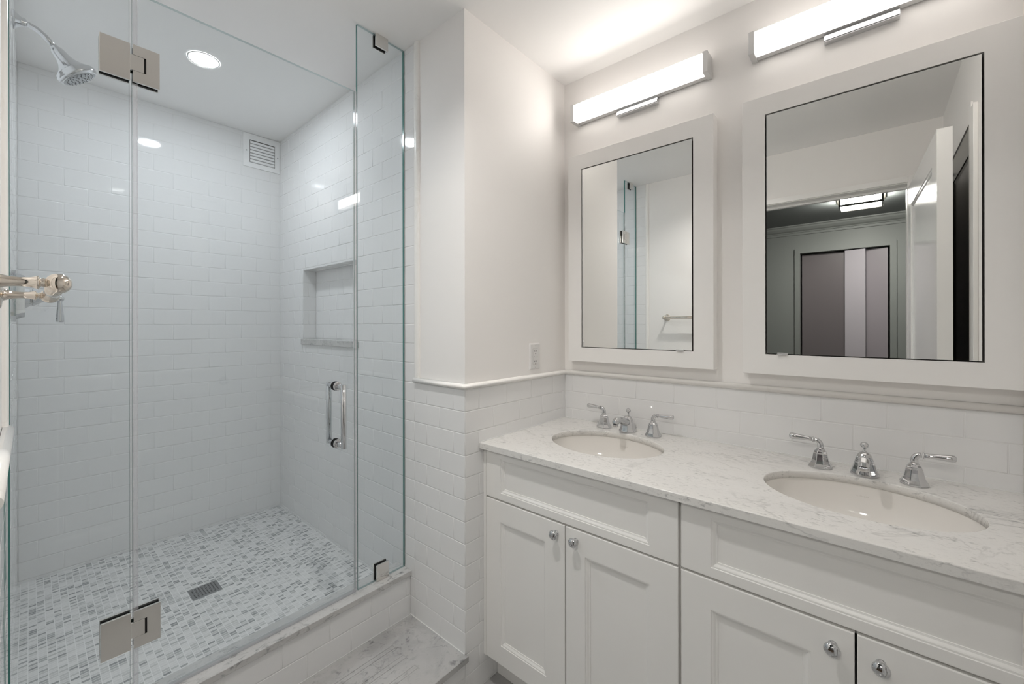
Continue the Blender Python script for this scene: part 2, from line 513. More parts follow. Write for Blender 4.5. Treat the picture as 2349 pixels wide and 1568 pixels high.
# marble half-round chair rail and the two upright trims
def rail(mb, path, r=0.0105, out=0.0075, outs=None):
    """half-round bead swept along a polyline in plan at rail height, mitred at corners"""
    n = len(path); pr = []
    for i in range(14):
        a = -math.pi/2 + math.pi*i/13
        pr.append((math.cos(a)*0.0125, math.sin(a)*r))
    rings = []
    for k in range(n):
        p = Vector(path[k])
        ds = []
        if k > 0: ds.append((p-Vector(path[k-1])).normalized())
        if k < n-1: ds.append((Vector(path[k+1])-p).normalized())
        ns = [Vector((d.y, -d.x)) * outs for d in ds]
        m = sum(ns, Vector((0, 0))); m = m/max(m.dot(ns[0]), 0.2)
        rings.append([mb.bm.verts.new((p.x+m.x*o, p.y+m.y*o, ZR+r+h)) for o, h in [(-0.003, -r)] + pr + [(-0.003, r)]])
    for a, b in zip(rings, rings[1:]):
        for i in range(len(a)-1):
            mb.face((a[i], a[i+1], b[i+1], b[i]), 0, True)
    mb.face(rings[0]); mb.face(rings[-1])
mb = MB(); rail(mb, [(XS, 1.392), (XS, YC), (XV, YC), (XV, YR)], outs=-1 if False else 1)
struct(mb, 'trim_1', M_TRIMM)
mb = MB(); rail(mb, [(XL, 0.815), (XL, 1.379)], outs=1)
struct(mb, 'trim_2', M_TRIMM)
def upright(mb, xw, sx, y0, y1):
    cy, r = (y0+y1)/2, (y1-y0)/2
    poly = [(0, -r), (0.004, -r)] + [(0.004 + 0.0055*math.cos(a), r*math.sin(a)) for a in [(-90+15*i)*math.pi/180 for i in range(1, 12)]] + [(0.004, r), (0, r)]
    mb.prism([(sx*u, v) for u, v in poly], (xw, cy, ZR+0.006), X, Y, (0, 0, ZC-ZR-0.0065), 0, False)
mb = MB(); upright(mb, XS+TT, -1, 1.362, 1.394); struct(mb, 'trim_3', M_TRIMM)
mb = MB(); upright(mb, XL-TT, 1, 1.357, 1.381); struct(mb, 'trim_4', M_TRIMM)

# doorway lining and casing, open door leaf
mb = MB()
mb.box(-0.175, XL-TT+0.001, DY0-0.02, DY0, 0, DZ).box(-0.175, XL-TT+0.001, DY1, DY1+0.02, 0, DZ).box(-0.175, XL-TT+0.001, DY0-0.02, DY1+0.02, DZ, DZ+0.02)
for xa, xb in ((XL-TT, XL-TT+0.012), (-0.182, -0.17)):
    mb.box(xa, xb, DY0-0.058, DY0-0.004, 0, DZ+0.037, bev=0.002).box(xa, xb, DY1+0.004, DY1+0.058, 0, DZ+0.037, bev=0.002).box(xa, xb, DY0-0.004, DY1+0.004, DZ+0.004, DZ+0.037, bev=0.002)
mb.box(-0.13, -0.100, DY0-0.001, DY1+0.001, DZ-0.014, DZ+0.001)
struct(mb, 'trim_5', M_TRIMP)

def panel_leaf(mb, w, h, t, panels, mi=0, mol=0.016, dep=0.009):
    """door leaf in local coords: x 0..w, z 0..h, thickness y 0..t, recessed moulded panels on both faces"""
    for side in (0, 1):
        yf = t if side else 0.0
        s = -1 if side else 1
        xs = sorted({0, w, *[p[0] for p in panels], *[p[1] for p in panels]})
        zs = sorted({0, h, *[p[2] for p in panels], *[p[3] for p in panels]})
        for a, b in zip(xs, xs[1:]):
            for c, d in zip(zs, zs[1:]):
                if any(a >= p[0]-1e-6 and b <= p[1]+1e-6 and c >= p[2]-1e-6 and d <= p[3]+1e-6 for p in panels): continue
                mb.quad((a, yf, c), (b, yf, c), (b, yf, d), (a, yf, d), mi)
        for a, b, c, d in panels:
            rings = []
            for i, dd in ((0, 0), (0.0005, 0.003), (mol*0.55, 0.0045), (mol, dep), (mol+0.0005, dep-0.0)):
                rings.append([mb.bm.verts.new(p) for p in ((a+i, yf+s*dd, c+i), (b-i, yf+s*dd, c+i), (b-i, yf+s*dd, d-i), (a+i, yf+s*dd, d-i))])
            for p, q in zip(rings, rings[1:]):
                for i in range(4): mb.face((p[i], p[(i+1) % 4], q[(i+1) % 4], q[i]), mi)
            mb.face(rings[-1], mi)
    mb.quad((0, 0, 0), (0, t, 0), (0, t, h), (0, 0, h), mi).quad((w, 0, 0), (w, t, 0), (w, t, h), (w, 0, h), mi)
    mb.quad((0, 0, 0), (w, 0, 0), (w, t, 0), (0, t, 0), mi).quad((0, 0, h), (w, 0, h), (w, t, h), (0, t, h), mi)

mb = MB(); panel_leaf(mb, 0.90, 2.098, 0.044, [(0.11, 0.79, 1.05, 1.98), (0.11, 0.79, 0.24, 0.92)])
bmesh.ops.remove_doubles(mb.bm, verts=list(mb.bm.verts), dist=1e-5)
dl = struct(mb, 'door_1', M_DOORP)
dl.matrix_world = Matrix.Translation((-0.030, -0.197, 0.008)) @ Matrix.Rotation(-0.044, 4, 'Z')
mb = MB()
for yy, sg in ((0.044, 1), (0.0, -1)):
    mb.lathe([(0.026, 0), (0.026, 0.004), (0.011, 0.006), (0.010, 0.012), (0.020, 0.016), (0.024, 0.022), (0.018, 0.030), (0.002, 0.033)], (0.835, yy, 0.98), (0, sg, 0), 20)
h = mb.build('door_handle', M_CHROME); h.parent = dl

# dark closet door on the south wall
CX0, CX1, CZ = -0.02, 0.795, 2.135
mb = MB(); panel_leaf(mb, CX1-CX0, CZ-0.01, 0.03, [(0.30, 0.74, 0.12, CZ-0.12)], dep=0.006)
bmesh.ops.remove_doubles(mb.bm, verts=list(mb.bm.verts), dist=1e-5)
d2 = struct(mb, 'door_2', M_DARKDOOR)
d2.location = (CX0, YR-0.034, 0.008)
mb = MB().lathe([(0.012, 0), (0.012, 0.004), (0.006, 0.008), (0.010, 0.016), (0.001, 0.02)], (0.235, 0.03, 2.07), (0, 1, 0), 16)
h = mb.build('door_catch', M_CHROME); h.parent = d2
mb = MB().box(CX1+0.012, CX1+0.060, YR-0.001, YR+0.006, 0, CZ+0.055, bev=0.002).box(0.862, 0.95, YR-0.001, YR+0.012, 0, 2.15, bev=0.002)
struct(mb, 'trim_6', M_TRIMP)

# hall beyond the doorway (seen in the mirrors)
struct(MB().box(HX0-0.7, HX1, -1.6, 2.2, -0.12, 0.0), 'floor_hall', M_WOOD)
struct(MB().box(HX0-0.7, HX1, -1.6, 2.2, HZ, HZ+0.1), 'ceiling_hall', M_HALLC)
HD0, HD1, HDZ = -0.122, 0.556, 2.062
mb = MB().box(HX0-0.1, HX0, -1.6, HD0-0.03, 0, HZ).box(HX0-0.1, HX0, HD1+0.03, 2.2, 0, HZ).box(HX0-0.1, HX0, HD0-0.03, HD1+0.03, HDZ+0.03, HZ)
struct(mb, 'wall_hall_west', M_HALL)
struct(MB().box(HX0-0.7, HX1, 2.1, 2.2, 0, HZ), 'wall_hall_north', M_HALL)
struct(MB().box(HX0-0.7, HX1, -1.6, -1.5, 0, HZ), 'wall_hall_south', M_HALL)
struct(MB().box(HX0-0.7, HX0-0.6, -1.6, 2.2, 0, HZ), 'wall_hall_closet', M_HALL)
mb = MB().box(HX1-0.004, HX1-0.001, -1.5, DY0-0.06, 0, HZ).box(HX1-0.004, HX1-0.001, DY1+0.06, 2.1, 0, HZ).box(HX1-0.004, HX1-0.001, DY0-0.06, DY1+0.06, DZ+0.06, HZ)
struct(mb, 'wall_hall_east', M_HALL)
mb = MB()
crown = [(0, 0), (0.075, 0), (0.075, -0.010), (0.064, -0.016), (0.058, -0.030), (0.040, -0.050), (0.022, -0.060), (0.018, -0.070), (0.010, -0.072), (0.010, -0.092), (0, -0.095)]
mb.prism(crown, (HX0, -1.5, HZ), X, Z, (0, 3.6, 0))
struct(mb, 'trim_7', M_HALL)
mb = MB()
for a, b, c, d in ((HD0-0.045, HD0, 0, HDZ+0.045), (HD1, HD1+0.045, 0, HDZ+0.045), (HD0, HD1, HDZ, HDZ+0.045)):
    mb.box(HX0-0.10, HX0+0.016, a, b, c, d)
struct(mb, 'trim_8', M_HALL)
def closet_leaf(m, name, label, p0, p1, t=0.03):
    p0, p1 = Vector((*p0, 0.01)), Vector((*p1, 0.01)); d = (p1-p0); L = d.length; d.normalize(); n = Vector((-d.y, d.x, 0))
    t_ = MB(); t_.prism([(0, 0), (L, 0), (L, t), (0, t)], p0, d, n, (0, 0, HDZ-0.02))
    o = t_.build(name, m, origin=(p0+p1)/2)
    return tag(o, label, 'closet door', 'folding closet doors across the hall')
closet_leaf(M_LEAF_SHADE, 'closet_door', 'mauve closet leaf in a painted-in shade tone at the wider end of the hall closet, seen in large mirror', (HX0-0.085, 0.546), (HX0-0.09, 0.196))
closet_leaf(M_LEAF_LIT, 'closet_door', 'mauve closet leaf in a painted-in lit tone, folded forward between two shade-toned leaves, seen in large mirror', (HX0-0.045, 0.196), (HX0-0.02, 0.045))
closet_leaf(M_LEAF_MID, 'closet_door', 'narrow mauve closet leaf in a painted-in half-shade tone beside the reflected open white door, seen in large mirror', (HX0-0.09, 0.043), (HX0-0.06, -0.112))

# ================================================================== SHOWER
# curb: tiled front, marble cap
t = thing('shower_curb', 'tiled shower curb with grey veined marble cap under the glass', 'curb', (0.49, 1.46, ZSTEP-0.02))
mb = MB().box(XL-TT, XS, 1.4255, 1.505, 0.02, ZCURB-0.020)
tile_field(mb, (0, 1.4255, 0), X, Z, -Y, XL, XS-0.0005, ZSTEP, ZCURB-0.020, uo=0.135, vo=ZSTEP, pit=0.0800)
mb.build('tiled_face', [M_TILE, M_GROUT], t)
MB().box(XL, XS-0.0003, 1.4152, 1.515, ZCURB-0.020, ZCURB, bev=0.0016).build('marble_cap', M_CURB, t)

# raised marble step with anti-slip grooves
t = thing('marble_step', 'raised grey veined marble step with routed grooves below the shower curb', 'step', (0.49, 1.25, 0))
mb = MB().box(XL-TT, XS+0.003, 1.103, 1.421, 0.0, ZSTEP-0.021)
tile_field(mb, (0, 1.1025, 0), X, Z, -Y, XL, XS+0.003, 0, ZSTEP-0.021, uo=0.16, vo=ZR-PIT*14)
mb.build('tiled_riser', [M_TILE, M_GROUT], t)
mb = MB()
gr = [rect_ccw(0.10, 0.87, y-0.0045, y+0.0045) for y in (1.330, 1.312, 1.262, 1.244, 1.194, 1.176)]
outer = [(XL, 1.0837), (XS+0.004, 1.0837), (XS+0.004, YC-0.0005), (XS-0.0008, YC-0.0005), (XS-0.0008, 1.4210), (XL, 1.4210)]
slab_holes(mb, outer, [g[::-1] for g in gr], ZSTEP-0.021, ZSTEP, 0.0014)
for g in gr:
    mb.quad((g[0][0], g[0][1], ZSTEP-0.0030), (g[1][0], g[1][1], ZSTEP-0.0030), (g[2][0], g[2][1], ZSTEP-0.0030), (g[3][0], g[3][1], ZSTEP-0.0030))
mb.build('tread', M_STEP, t)
mb = MB().box(XL, XS-0.001, 1.4185, 1.4212, ZSTEP-0.001, ZSTEP+0.0025, bev=0.0008).box(XS-0.0032, XS-0.0003, YC+0.002, 1.4212, ZSTEP-0.001, ZSTEP+0.0025, bev=0.0008)
mb.build('caulk_joint', M_GROUT, t)

# drain
t = thing('floor_drain', 'square slotted steel drain in the shower mosaic floor', 'drain', (0.481, 2.117, ZF))
mb = MB()
cx, cy, hw, hh = 0.481, 2.117, 0.051, 0.048
mb.box(cx-hw, cx+hw, cy-hh, cy+hh, ZF-0.001, ZF+0.002, bev=0.0015)
mb.build('grate', M_STEEL, t)
mb = MB()
for i in range(8):
    for j in range(7):
        x = cx - 0.0385 + i*0.011; y = cy - 0.033 + j*0.011
        mb.box(x-0.0028, x+0.0028, y-0.0022, y+0.0022, ZF+0.0012, ZF+0.00225)
o = mb.build('slots', M_BLACK, t)

# niche sill
mb = MB().box(XS-0.008, NX-TT, NY0+TT+0.0005, NY1-TT-0.0005, NZ0-0.026, NZ0+0.004, bev=0.002)
mb.box(XS-0.0085, XS-0.0004, NY0-0.012, NY1+0.012, NZ0-0.0265, NZ0+0.0043, bev=0.002)
tag(mb.build('niche_sill', M_CURB, origin=(1.05, 2.14, NZ0)), 'thin grey veined marble sill in the tiled shower niche', 'sill', kind='thing')

# exhaust vent
t = thing('exhaust_vent', 'square white louvred vent high in the shower corner', 'vent', (0.914, YB, 2.365))
vx0, vx1, vz0, vz1 = 0.813, 1.010, 2.269, 2.462
ax0, ax1, az0, az1 = 0.846, 0.983, 2.296, 2.429
mb = MB()
for a, b, c, d in ((vx0, ax0, vz0, vz1), (ax1, vx1, vz0, vz1), (ax0, ax1, vz0, az0), (ax0, ax1, az1, vz1)):
    mb.box(a, b, YB-0.006, YB-0.0003, c, d)
mb.build('frame', M_VENT, t)
mb = MB().quad((ax0, YB-0.0006, az0), (ax1, YB-0.0006, az0), (ax1, YB-0.0006, az1), (ax0, YB-0.0006, az1), 0)
mb.build('duct', M_BLACK, t)
mb = MB()
for i in range(7):
    z = az0 + 0.003 + i*(az1-az0-0.006)/7
    mb.prism([(0, 0), (0.0062, 0.0030), (0.0062, 0.0150), (0.004, 0.0135), (0.0045, 0.0045)], (ax0+0.003, YB-0.0008, z), -Y, Z, (ax1-ax0-0.006, 0, 0))
mb.build('louvres', M_VENT, t)
for x in (0.830, 0.999):
    MB().lathe([(0.0035, 0), (0.003, 0.0015)], (x, YB-0.006, 2.362), -Y, 12).build('screw', M_STEEL, t)

# recessed ceiling light over the shower
t = thing('recessed_light', 'round recessed light glowing in the shower ceiling', 'ceiling light', (0.487, 2.15, ZC))
MB().lathe([(0.057, 0.0), (0.057, -0.002), (0.053, -0.003), (0.050, -0.002)], (0.487, 2.15, ZC-0.0003), Z, 40, cap0=False, cap1=False).build('trim_ring', M_PLASTIC, t)
MB().lathe([(0.050, -0.0015), (0.050, -0.003), (0.03, -0.0042), (0.0, -0.0046)], (0.487, 2.15, ZC-0.0003), Z, 40).build('lens', M_DGLOW, t)

# added fill lamp, out of view over the bathroom floor, in a deep can
t = thing('recessed_light', 'added fill lamp set deep in the bathroom ceiling near the towel bar, outside the shower', 'ceiling light', (0.487, 0.768, ZC))
MB().lathe([(0.068, 0.0), (0.068, -0.004), (0.055, -0.005), (0.049, -0.003)], (0.487, 0.768, ZC-0.0003), Z, 40, cap0=False, cap1=False).build('trim_ring', M_PLASTIC, t)
MB().lathe([(0.049, -0.002), (0.049, 0.048), (0.0, 0.049)], (0.487, 0.768, ZC-0.0003), Z, 40, cap0=False).build('baffle', M_BAFFLE, t)
MB().lathe([(0.047, 0.046), (0.047, 0.043), (0.03, 0.042), (0.0, 0.0415)], (0.487, 0.768, ZC-0.0003), Z, 40).build('lens', M_FILLGLOW, t)

# shower head
fl = Vector((XL, 2.11, 2.333))
t = thing('showerhead', 'chrome bell shower head on a bent arm high on the tiled wall', 'shower head', fl)
MB().lathe([(0.029, 0), (0.029, 0.003), (0.025, 0.007), (0.017, 0.014), (0.014, 0.020), (0.014, 0.026), (0.011, 0.029)], fl, X, 28).build('flange', M_CHROME, t)
MB().tube([(-0.010, 2.11, 2.333), (0.004, 2.11, 2.331), (0.018, 2.11, 2.326), (0.036, 2.11, 2.312), (0.056, 2.11, 2.289)], 0.0085, 14).build('arm', M_CHROME, t)
ax = Vector((0.60, 0.0, -0.80)).normalized()
hb = Vector((0.057, 2.11, 2.287))
mb = MB()
mb.lathe([(0.0095, -0.004), (0.0115, 0.000), (0.0110, 0.004), (0.0160, 0.008), (0.0180, 0.020), (0.0205, 0.036), (0.0260, 0.050), (0.0360, 0.063), (0.0460, 0.073), (0.0545, 0.080),
          (0.0525, 0.083), (0.0580, 0.087), (0.0570, 0.095), (0.0525, 0.101), (0.050, 0.102)], hb, ax, 36)
mb.build('head', M_CHROME, t)
mb = MB().lathe([(0.050, 0.1015), (0.046, 0.1035), (0.012, 0.1045), (0.0, 0.1045)], hb, ax, 36)
a1 = ax.cross(Y).normalized()
for ring, cnt in ((0.013, 6), (0.026, 12), (0.039, 20)):
    for i in range(cnt):
        an = 2*math.pi*i/cnt
        mb.lathe([(0.0022, 0), (0.0014, 0.003)], hb + ax*0.1040 + (a1*math.cos(an) + Y*math.sin(an))*ring, ax, 6)
mb.build('spray_face', M_STEEL, t)

# shower valve
vz = 1.432
t = thing('shower_valve', 'chrome shower valve with a drop lever behind the glass', 'shower valve', (XL, 2.11, vz))
mb = MB()
def clipped(w, h, c): return [(-w+c, -h), (w-c, -h), (w, -h+c), (w, h-c), (w-c, h), (-w+c, h), (-w, h-c), (-w, -h+c)]
mb.prism(clipped(0.066, 0.082, 0.018), (XL, 2.11, vz), Y, Z, X*0.006)
t2 = bmesh.new()
r0 = [t2.verts.new(Vector((XL+0.006, 2.11, vz)) + Y*u + Z*v) for u, v in clipped(0.058, 0.074, 0.016)]
r1 = [t2.verts.new(Vector((XL+0.024, 2.11, vz)) + Y*u + Z*v) for u, v in clipped(0.050, 0.066, 0.014)]
for i in range(8): t2.faces.new((r0[i], r0[(i+1) % 8], r1[(i+1) % 8], r1[i]))
t2.faces.new(r1)
mb.merge(t2, 0)
mb.build('escutcheon', M_CHROME, t)
MB().lathe([(0.040, 0.022), (0.034, 0.030), (0.028, 0.036), (0.0275, 0.040), (0.030, 0.042), (0.022, 0.054), (0.016, 0.062), (0.013, 0.072), (0.0125, 0.090), (0.010, 0.096)], (XL, 2.11, vz), X, 8, smooth=False).build('hub', M_CHROME, t)
mb = MB().ball((0.069, 2.11, vz-0.002), 0.011)
mb.lathe([(0.0062, 0.006), (0.0058, 0.016), (0.0075, 0.035), (0.0095, 0.060), (0.0105, 0.078), (0.0098, 0.0815), (0.004, 0.083)], (0.069, 2.11, vz), -Z, 16)
mb.build('lever', M_CHROME, t)

# glass: door and two fixed panels
GT = 0.010
def pane(x0, x1, z0, z1):
    mb = MB(); mb.box(x0, x1, YG, YG+GT, z0, z1)
    for f in mb.bm.faces:
        f.normal_update()
        f.material_index = 0 if abs(f.normal.y) > 0.5 or abs((f.verts[0].co-f.verts[2].co).y) < 1e-5 else (2 if abs(f.normal.z) > 0.5 else 1)
    return mb
def plate(mb, x0, x1, z0, z1, gm=None):
    """metal plates clamped on both faces of the glass, each on a black gasket"""
    for y, s in ((YG, -1), (YG+GT, 1)):
        ya, yb_ = sorted((y+s*0.0034, y+s*0.0092))
        mb.box(x0, x1, ya, yb_, z0, z1, 0, bev=0.0008)
        ya, yb_ = sorted((y, y+s*0.0034))
        mb.box(x0+0.0012, x1-0.0012, ya, yb_, z0+0.0012, z1-0.0012, 1)

tp = thing('glass_panel', 'narrow fixed clear glass panel with two square clips beside the marble trim', 'glass panel', (0.907, YG+GT/2, ZCURB), 'fixed shower glass')
pane(0.8045, 1.0095, ZCURB+0.002, ZC-0.0025).build('pane', [M_GLASS, M_GEDGE, M_GEDGE2], tp)
for z0, z1 in ((ZC-0.049, ZC-0.0006), (ZCURB+0.0004, ZCURB+0.063)):
    mb = MB(); plate(mb, 0.8765, 0.931, z0, z1)
    mb.build('clip', [M_PLATE, M_BLACK], tp)
tl_ = thing('glass_panel', 'fixed clear glass panel between the shower head wall and the door hinges', 'glass panel', (0.07, YG+GT/2, ZCURB), 'fixed shower glass')
pane(XL+0.0048, 0.1710, ZCURB+0.002, ZC-0.0025).box(XL+0.0015, XL+0.0047, YG, YG+GT, ZCURB+0.002, ZC-0.0025, 1).build('pane', [M_GLASS, M_GEDGE, M_GEDGE2], tl_)
for z0, z1 in ((ZC-0.049, ZC-0.0006), (ZCURB+0.0004, ZCURB+0.063)):
    mb = MB(); plate(mb, 0.045, 0.098, z0, z1)
    mb.build('clip', [M_PLATE, M_BLACK], tl_)

td = thing('shower_door', 'frameless clear glass shower door with nickel hinges and pull handle', 'shower door', (0.485, YG+GT/2, ZCURB))
pane(0.1760, 0.7945, ZCURB+0.008, 2.2105).build('pane', [M_GLASS, M_GEDGE, M_GEDGE2], td)
for z0 in (1.9705, 0.4985):
    z1 = z0 + 0.0955
    mb = MB(); plate(mb, 0.1145, 0.1715, z0, z1)
    for y, s in ((YG, -1), (YG+GT, 1)):
        ya, yb_ = sorted((y+s*0.0034, y+s*0.0092))
        mb.box(0.1713, 0.1985, ya, yb_, z0+0.029, z1-0.027, 0, bev=0.0006)
    mb.build('hinge_plate', [M_PLATE, M_BLACK], tl_)
    mb = MB()
    for y, s in ((YG, -1), (YG+GT, 1)):
        ya, yb_ = sorted((y+s*0.0034, y+s*0.0092))
        ga, gb = sorted((y, y+s*0.0034))
        zn0, zn1 = z0+0.029, z1-0.027
        # U shaped door plate around the knuckle tongue
        for a, b, c, d in ((0.1765, 0.2305, z0, zn0-0.0006), (0.1765, 0.2305, zn1+0.0006, z1), (0.2030, 0.2305, zn0-0.0006, zn1+0.0006)):
            mb.box(a, b, ya, yb_, c, d, 0)
        mb.box(0.1778, 0.2293, ga, gb, z0+0.0012, z1-0.0012, 1)
    mb.build('hinge', [M_PLATE, M_BLACK], td)
# pull handle, one bow on each face
mb = MB()
hx, hz0, hz1, ho = 0.7235, 0.9125, 1.1185, 0.050
for y, s in ((YG, -1), (YG+GT, 1)):
    yo = y + s*ho
    R = 0.0095
    mb.tube([(hx, y+s*0.001, hz0), (hx, yo, hz0)], R, 16)
    mb.tube([(hx, y+s*0.001, hz1), (hx, yo, hz1)], R, 16)
    mb.tube([(hx, yo, hz0-R), (hx, yo, hz1+R)], R, 16)
o = mb.build('pull_handle', M_CHROME, td)
for z in (hz0, hz1):
    mb = MB()
    for y, s in ((YG, -1), (YG+GT, 1)):
        mb.lathe([(0.0165, 0), (0.0165, 0.0030)], (hx, y, z), (0, s, 0), 24, mi=1)
        mb.lathe([(0.0160, 0.0030), (0.0160, 0.0075), (0.0150, 0.0085), (0.0098, 0.0085)], (hx, y, z), (0, s, 0), 24)
    mb.build('washer', [M_CHROME, M_BLACK], o)
# clear vinyl edge seals and sweep
mb = MB().box(0.1764, 0.1865, YG-0.0012, YG-0.0002, ZCURB+0.008, 1.968).box(0.1764, 0.1865, YG-0.0012, YG-0.0002, 2.068, 2.2105)
for xx in (0.1764, 0.1852):
    mb.box(xx, xx+0.0013, YG-0.0028, YG-0.0013, ZCURB+0.008, 1.968).box(xx, xx+0.0013, YG-0.0028, YG-0.0013, 2.068, 2.2105)
mb.build('hinge_seal', M_SEAL, td)
mb = MB().box(0.7950, 0.8035, YG+0.001, YG+0.003, ZCURB+0.006, 2.2105).box(0.7860, 0.7950, YG-0.0012, YG-0.0002, ZCURB+0.006, 2.2105)
mb.build('strike_seal', M_SEAL, td)
mb = MB().box(0.1765, 0.7940, YG-0.002, YG+GT+0.002, ZCURB+0.0008, ZCURB+0.0078).box(0.1765, 0.7940, YG-0.0030, YG-0.0004, ZCURB+0.0008, ZCURB+0.016)
mb.build('bottom_sweep', M_SEAL, td)

# towel bar on the west wall
tb = thing('towel_bar', 'polished nickel towel bar with ball ends near the shower glass', 'towel bar', (XL-TT, 1.03, 1.388))
bx, bz = 0.0265, 1.394
for py in (0.85, 1.21):
    mb = MB()
    k = bx-(XL-TT)
    mb.lathe([(0.0275, 0), (0.0275, 0.0018), (0.0235, 0.0040), (0.0130, 0.0052), (0.0112, 0.0064), (0.0092, 0.0110), (0.0072, 0.0190), (0.0062, 0.0280), (0.0066, 0.0370), (0.0082, 0.0430), (0.0095, 0.0452),
              (0.0075, 0.0464), (0.0052, 0.0482), (0.0068, 0.0500), (0.0052, 0.0520)], (XL-TT, py, bz), X, 32)
    mb.ball((bx+0.0002, py, bz), 0.0138, sc=(0.97, 1, 1), n=32)
    mb.build('post', M_NICKEL, tb)
MB().tube([(bx, 0.855, bz), (bx, 1.205, bz)], 0.0106, 28).build('bar', M_NICKEL, tb)

# ================================================================== VANITY
# countertop with two oval cut-outs
SK = [(1.383, 0.744, 0.160, 0.209), (1.370, 0.021, 0.160, 0.212)]
XCF = 1.084
mb = MB()
slab_holes(mb, rect_ccw(XCF, XV-0.0006, YR+0.0006, YC-0.0006), [ccw(*s)[::-1] for s in SK], ZCT-0.021, ZCT, 0.002)
tag(mb.build('countertop', M_COUNTER, origin=(1.37, 0.4, ZCT)), 'long grey veined white marble countertop with two oval sink cut-outs', 'countertop')
ct = bpy.data.objects['countertop']
mb = MB().box(XV-0.0035, XV-0.0003, YR+0.001, YC-0.0005, ZCT-0.001, ZCT+0.0028, bev=0.001).box(XCF+0.004, XV-0.001, YC-0.0035, YC-0.0003, ZCT-0.001, ZCT+0.0028, bev=0.001)
mb.build('caulk_joint', M_GROUT, ct)

def bowl_r(s): return 1.015*(1 - s**2.6)**(1/2.3)
def make_sink(cx, cy, b, a, label):
    t = thing('undermount_sink', label, 'sink', (cx, cy, ZCT-0.022), 'oval undermount sinks')
    mb = MB(); D = 0.150; zt = ZCT-0.0213; n = 72
    ss = [0, 0.02, 0.06, 0.12, 0.2, 0.3, 0.4, 0.5, 0.6, 0.7, 0.78, 0.85, 0.91, 0.955, 0.985, 0.995]
    sec = [(1.14, 0.0), (1.03, 0.0)] + [(bowl_r(s), -D*s) for s in ss]
    outer = [(r+0.06, z-0.010) for r, z in sec[::-1]][:-2] + [(1.14, -0.012)]
    rings = []
    for r, z in sec + outer:
        rings.append([mb.bm.verts.new((cx + b*r*math.cos(2*math.pi*i/n), cy + a*r*math.sin(2*math.pi*i/n), zt+z)) for i in range(n)])
    for p, q in zip(rings, rings[1:]+rings[:1]):
        for i in range(n): mb.face((p[i], p[(i+1) % n], q[(i+1) % n], q[i]), 0, True)
    mb.build('bowl', M_BOWL, t)
    zb = zt - D
    MB().lathe([(0.028, -0.004), (0.028, 0.003), (0.020, 0.004), (0.018, 0.001), (0.0, 0.001)], (cx, cy, zb), Z, 28).build('drain', M_CHROME, t)
    # maker's lettering fired on the back of the bowl
    cu = bpy.data.curves.new('lettering', 'FONT'); cu.body = 'KOHLER'; cu.size = 0.0062; cu.align_x = 'CENTER'; cu.space_character = 1.25
    to = bpy.data.objects.new('lettering_curve', cu); C.collection.objects.link(to)
    dg = bpy.context.evaluated_depsgraph_get(); dg.update()
    me = bpy.data.meshes.new_from_object(to.evaluated_get(dg))
    bpy.data.objects.remove(to)
    for v in me.vertices:
        yy = cy + LOGO_DY - v.co.x; zz = ZCT - 0.053 + v.co.y*0.9
        s = (zt - zz)/D; r = bowl_r(s)
        q = max(0.0, 1 - ((yy-cy)/(a*r))**2)
        v.co = Vector((cx + b*r*math.sqrt(q) - 0.0012, yy, zz)) - t.location
    me.materials.clear(); me.materials.append(M_LOGO)
    o = bpy.data.objects.new('lettering', me); C.collection.objects.link(o); o.parent = t
    return t
LOGO_DY = 0.0
make_sink(*SK[0], 'oval undermount china sink nearer the tiled corner, under the small mirror')
make_sink(*SK[1], 'oval undermount china sink below the large mirror, farther from the corner')

def lever_handle(x, y, sgn, label):
    t = thing('basin_tap', label, 'tap', (x, y, ZCT), 'basin lever taps')
    mb = MB().lathe([(0.0300, 0.0002), (0.0315, 0.0020), (0.0315, 0.0045), (0.0295, 0.0075), (0.0255, 0.0140), (0.0222, 0.0230), (0.0200, 0.0330), (0.0185, 0.0420), (0.0165, 0.0455), (0.0158, 0.0490), (0.0120, 0.0530), (0.0112, 0.0560), (0.0090, 0.0575)],
                    (x, y, ZCT), Z, 8, smooth=False, phase=math.pi/8)
    bmesh.ops.bevel(mb.bm, geom=[e for e in mb.bm.edges if abs((e.verts[0].co-e.verts[1].co).normalized().z) > 0.3], offset=0.0012, segments=2, profile=0.5, affect='EDGES')
    mb.build('base', M_CHROME, t)
    mb = MB()
    pts, rad = [], []
    for k in range(3): pts.append((x, y, ZCT+0.055+k*0.006)); rad.append(0.0086-0.0003*k)
    for k in range(1, 7):
        a = math.pi/2*k/6
        pts.append((x, y+sgn*0.014*(1-math.cos(a)), ZCT+0.067+0.014*math.sin(a))); rad.append(0.0080-0.00018*k)
    mb.tube(pts, rad, 14)
    zz = ZCT+0.081
    mb.lathe([(0.0068, 0), (0.0085, 0.0008), (0.0085, 0.0022), (0.0068, 0.003)], (x, y+sgn*0.0165, zz), (0, sgn, 0), 16)
    L = [(0.0185, 0.0064), (0.030, 0.0068), (0.045, 0.0082), (0.060, 0.0098), (0.070, 0.0106), (0.0755, 0.0098), (0.0785, 0.0070), (0.0795, 0.002)]
    mb.tube([(x, y+sgn*d, zz + 0.04*(d-0.0185)) for d, r in L], [r for d, r in L], 16, flat=(0.90, 1.05))
    mb.build('lever', M_CHROME, t)
    return t
lever_handle(1.590, 0.860, 1, 'chrome lever tap nearest the tiled corner, lever pointing at the corner')
lever_handle(1.584, 0.645, -1, 'chrome lever tap of the small-mirror sink, lever pointing away from the corner')
lever_handle(1.568, 0.120, 1, 'chrome lever tap of the large-mirror sink, lever pointing toward the corner')
lever_handle(1.563, -0.085, -1, 'chrome lever tap farthest from the tiled corner, lever pointing away')

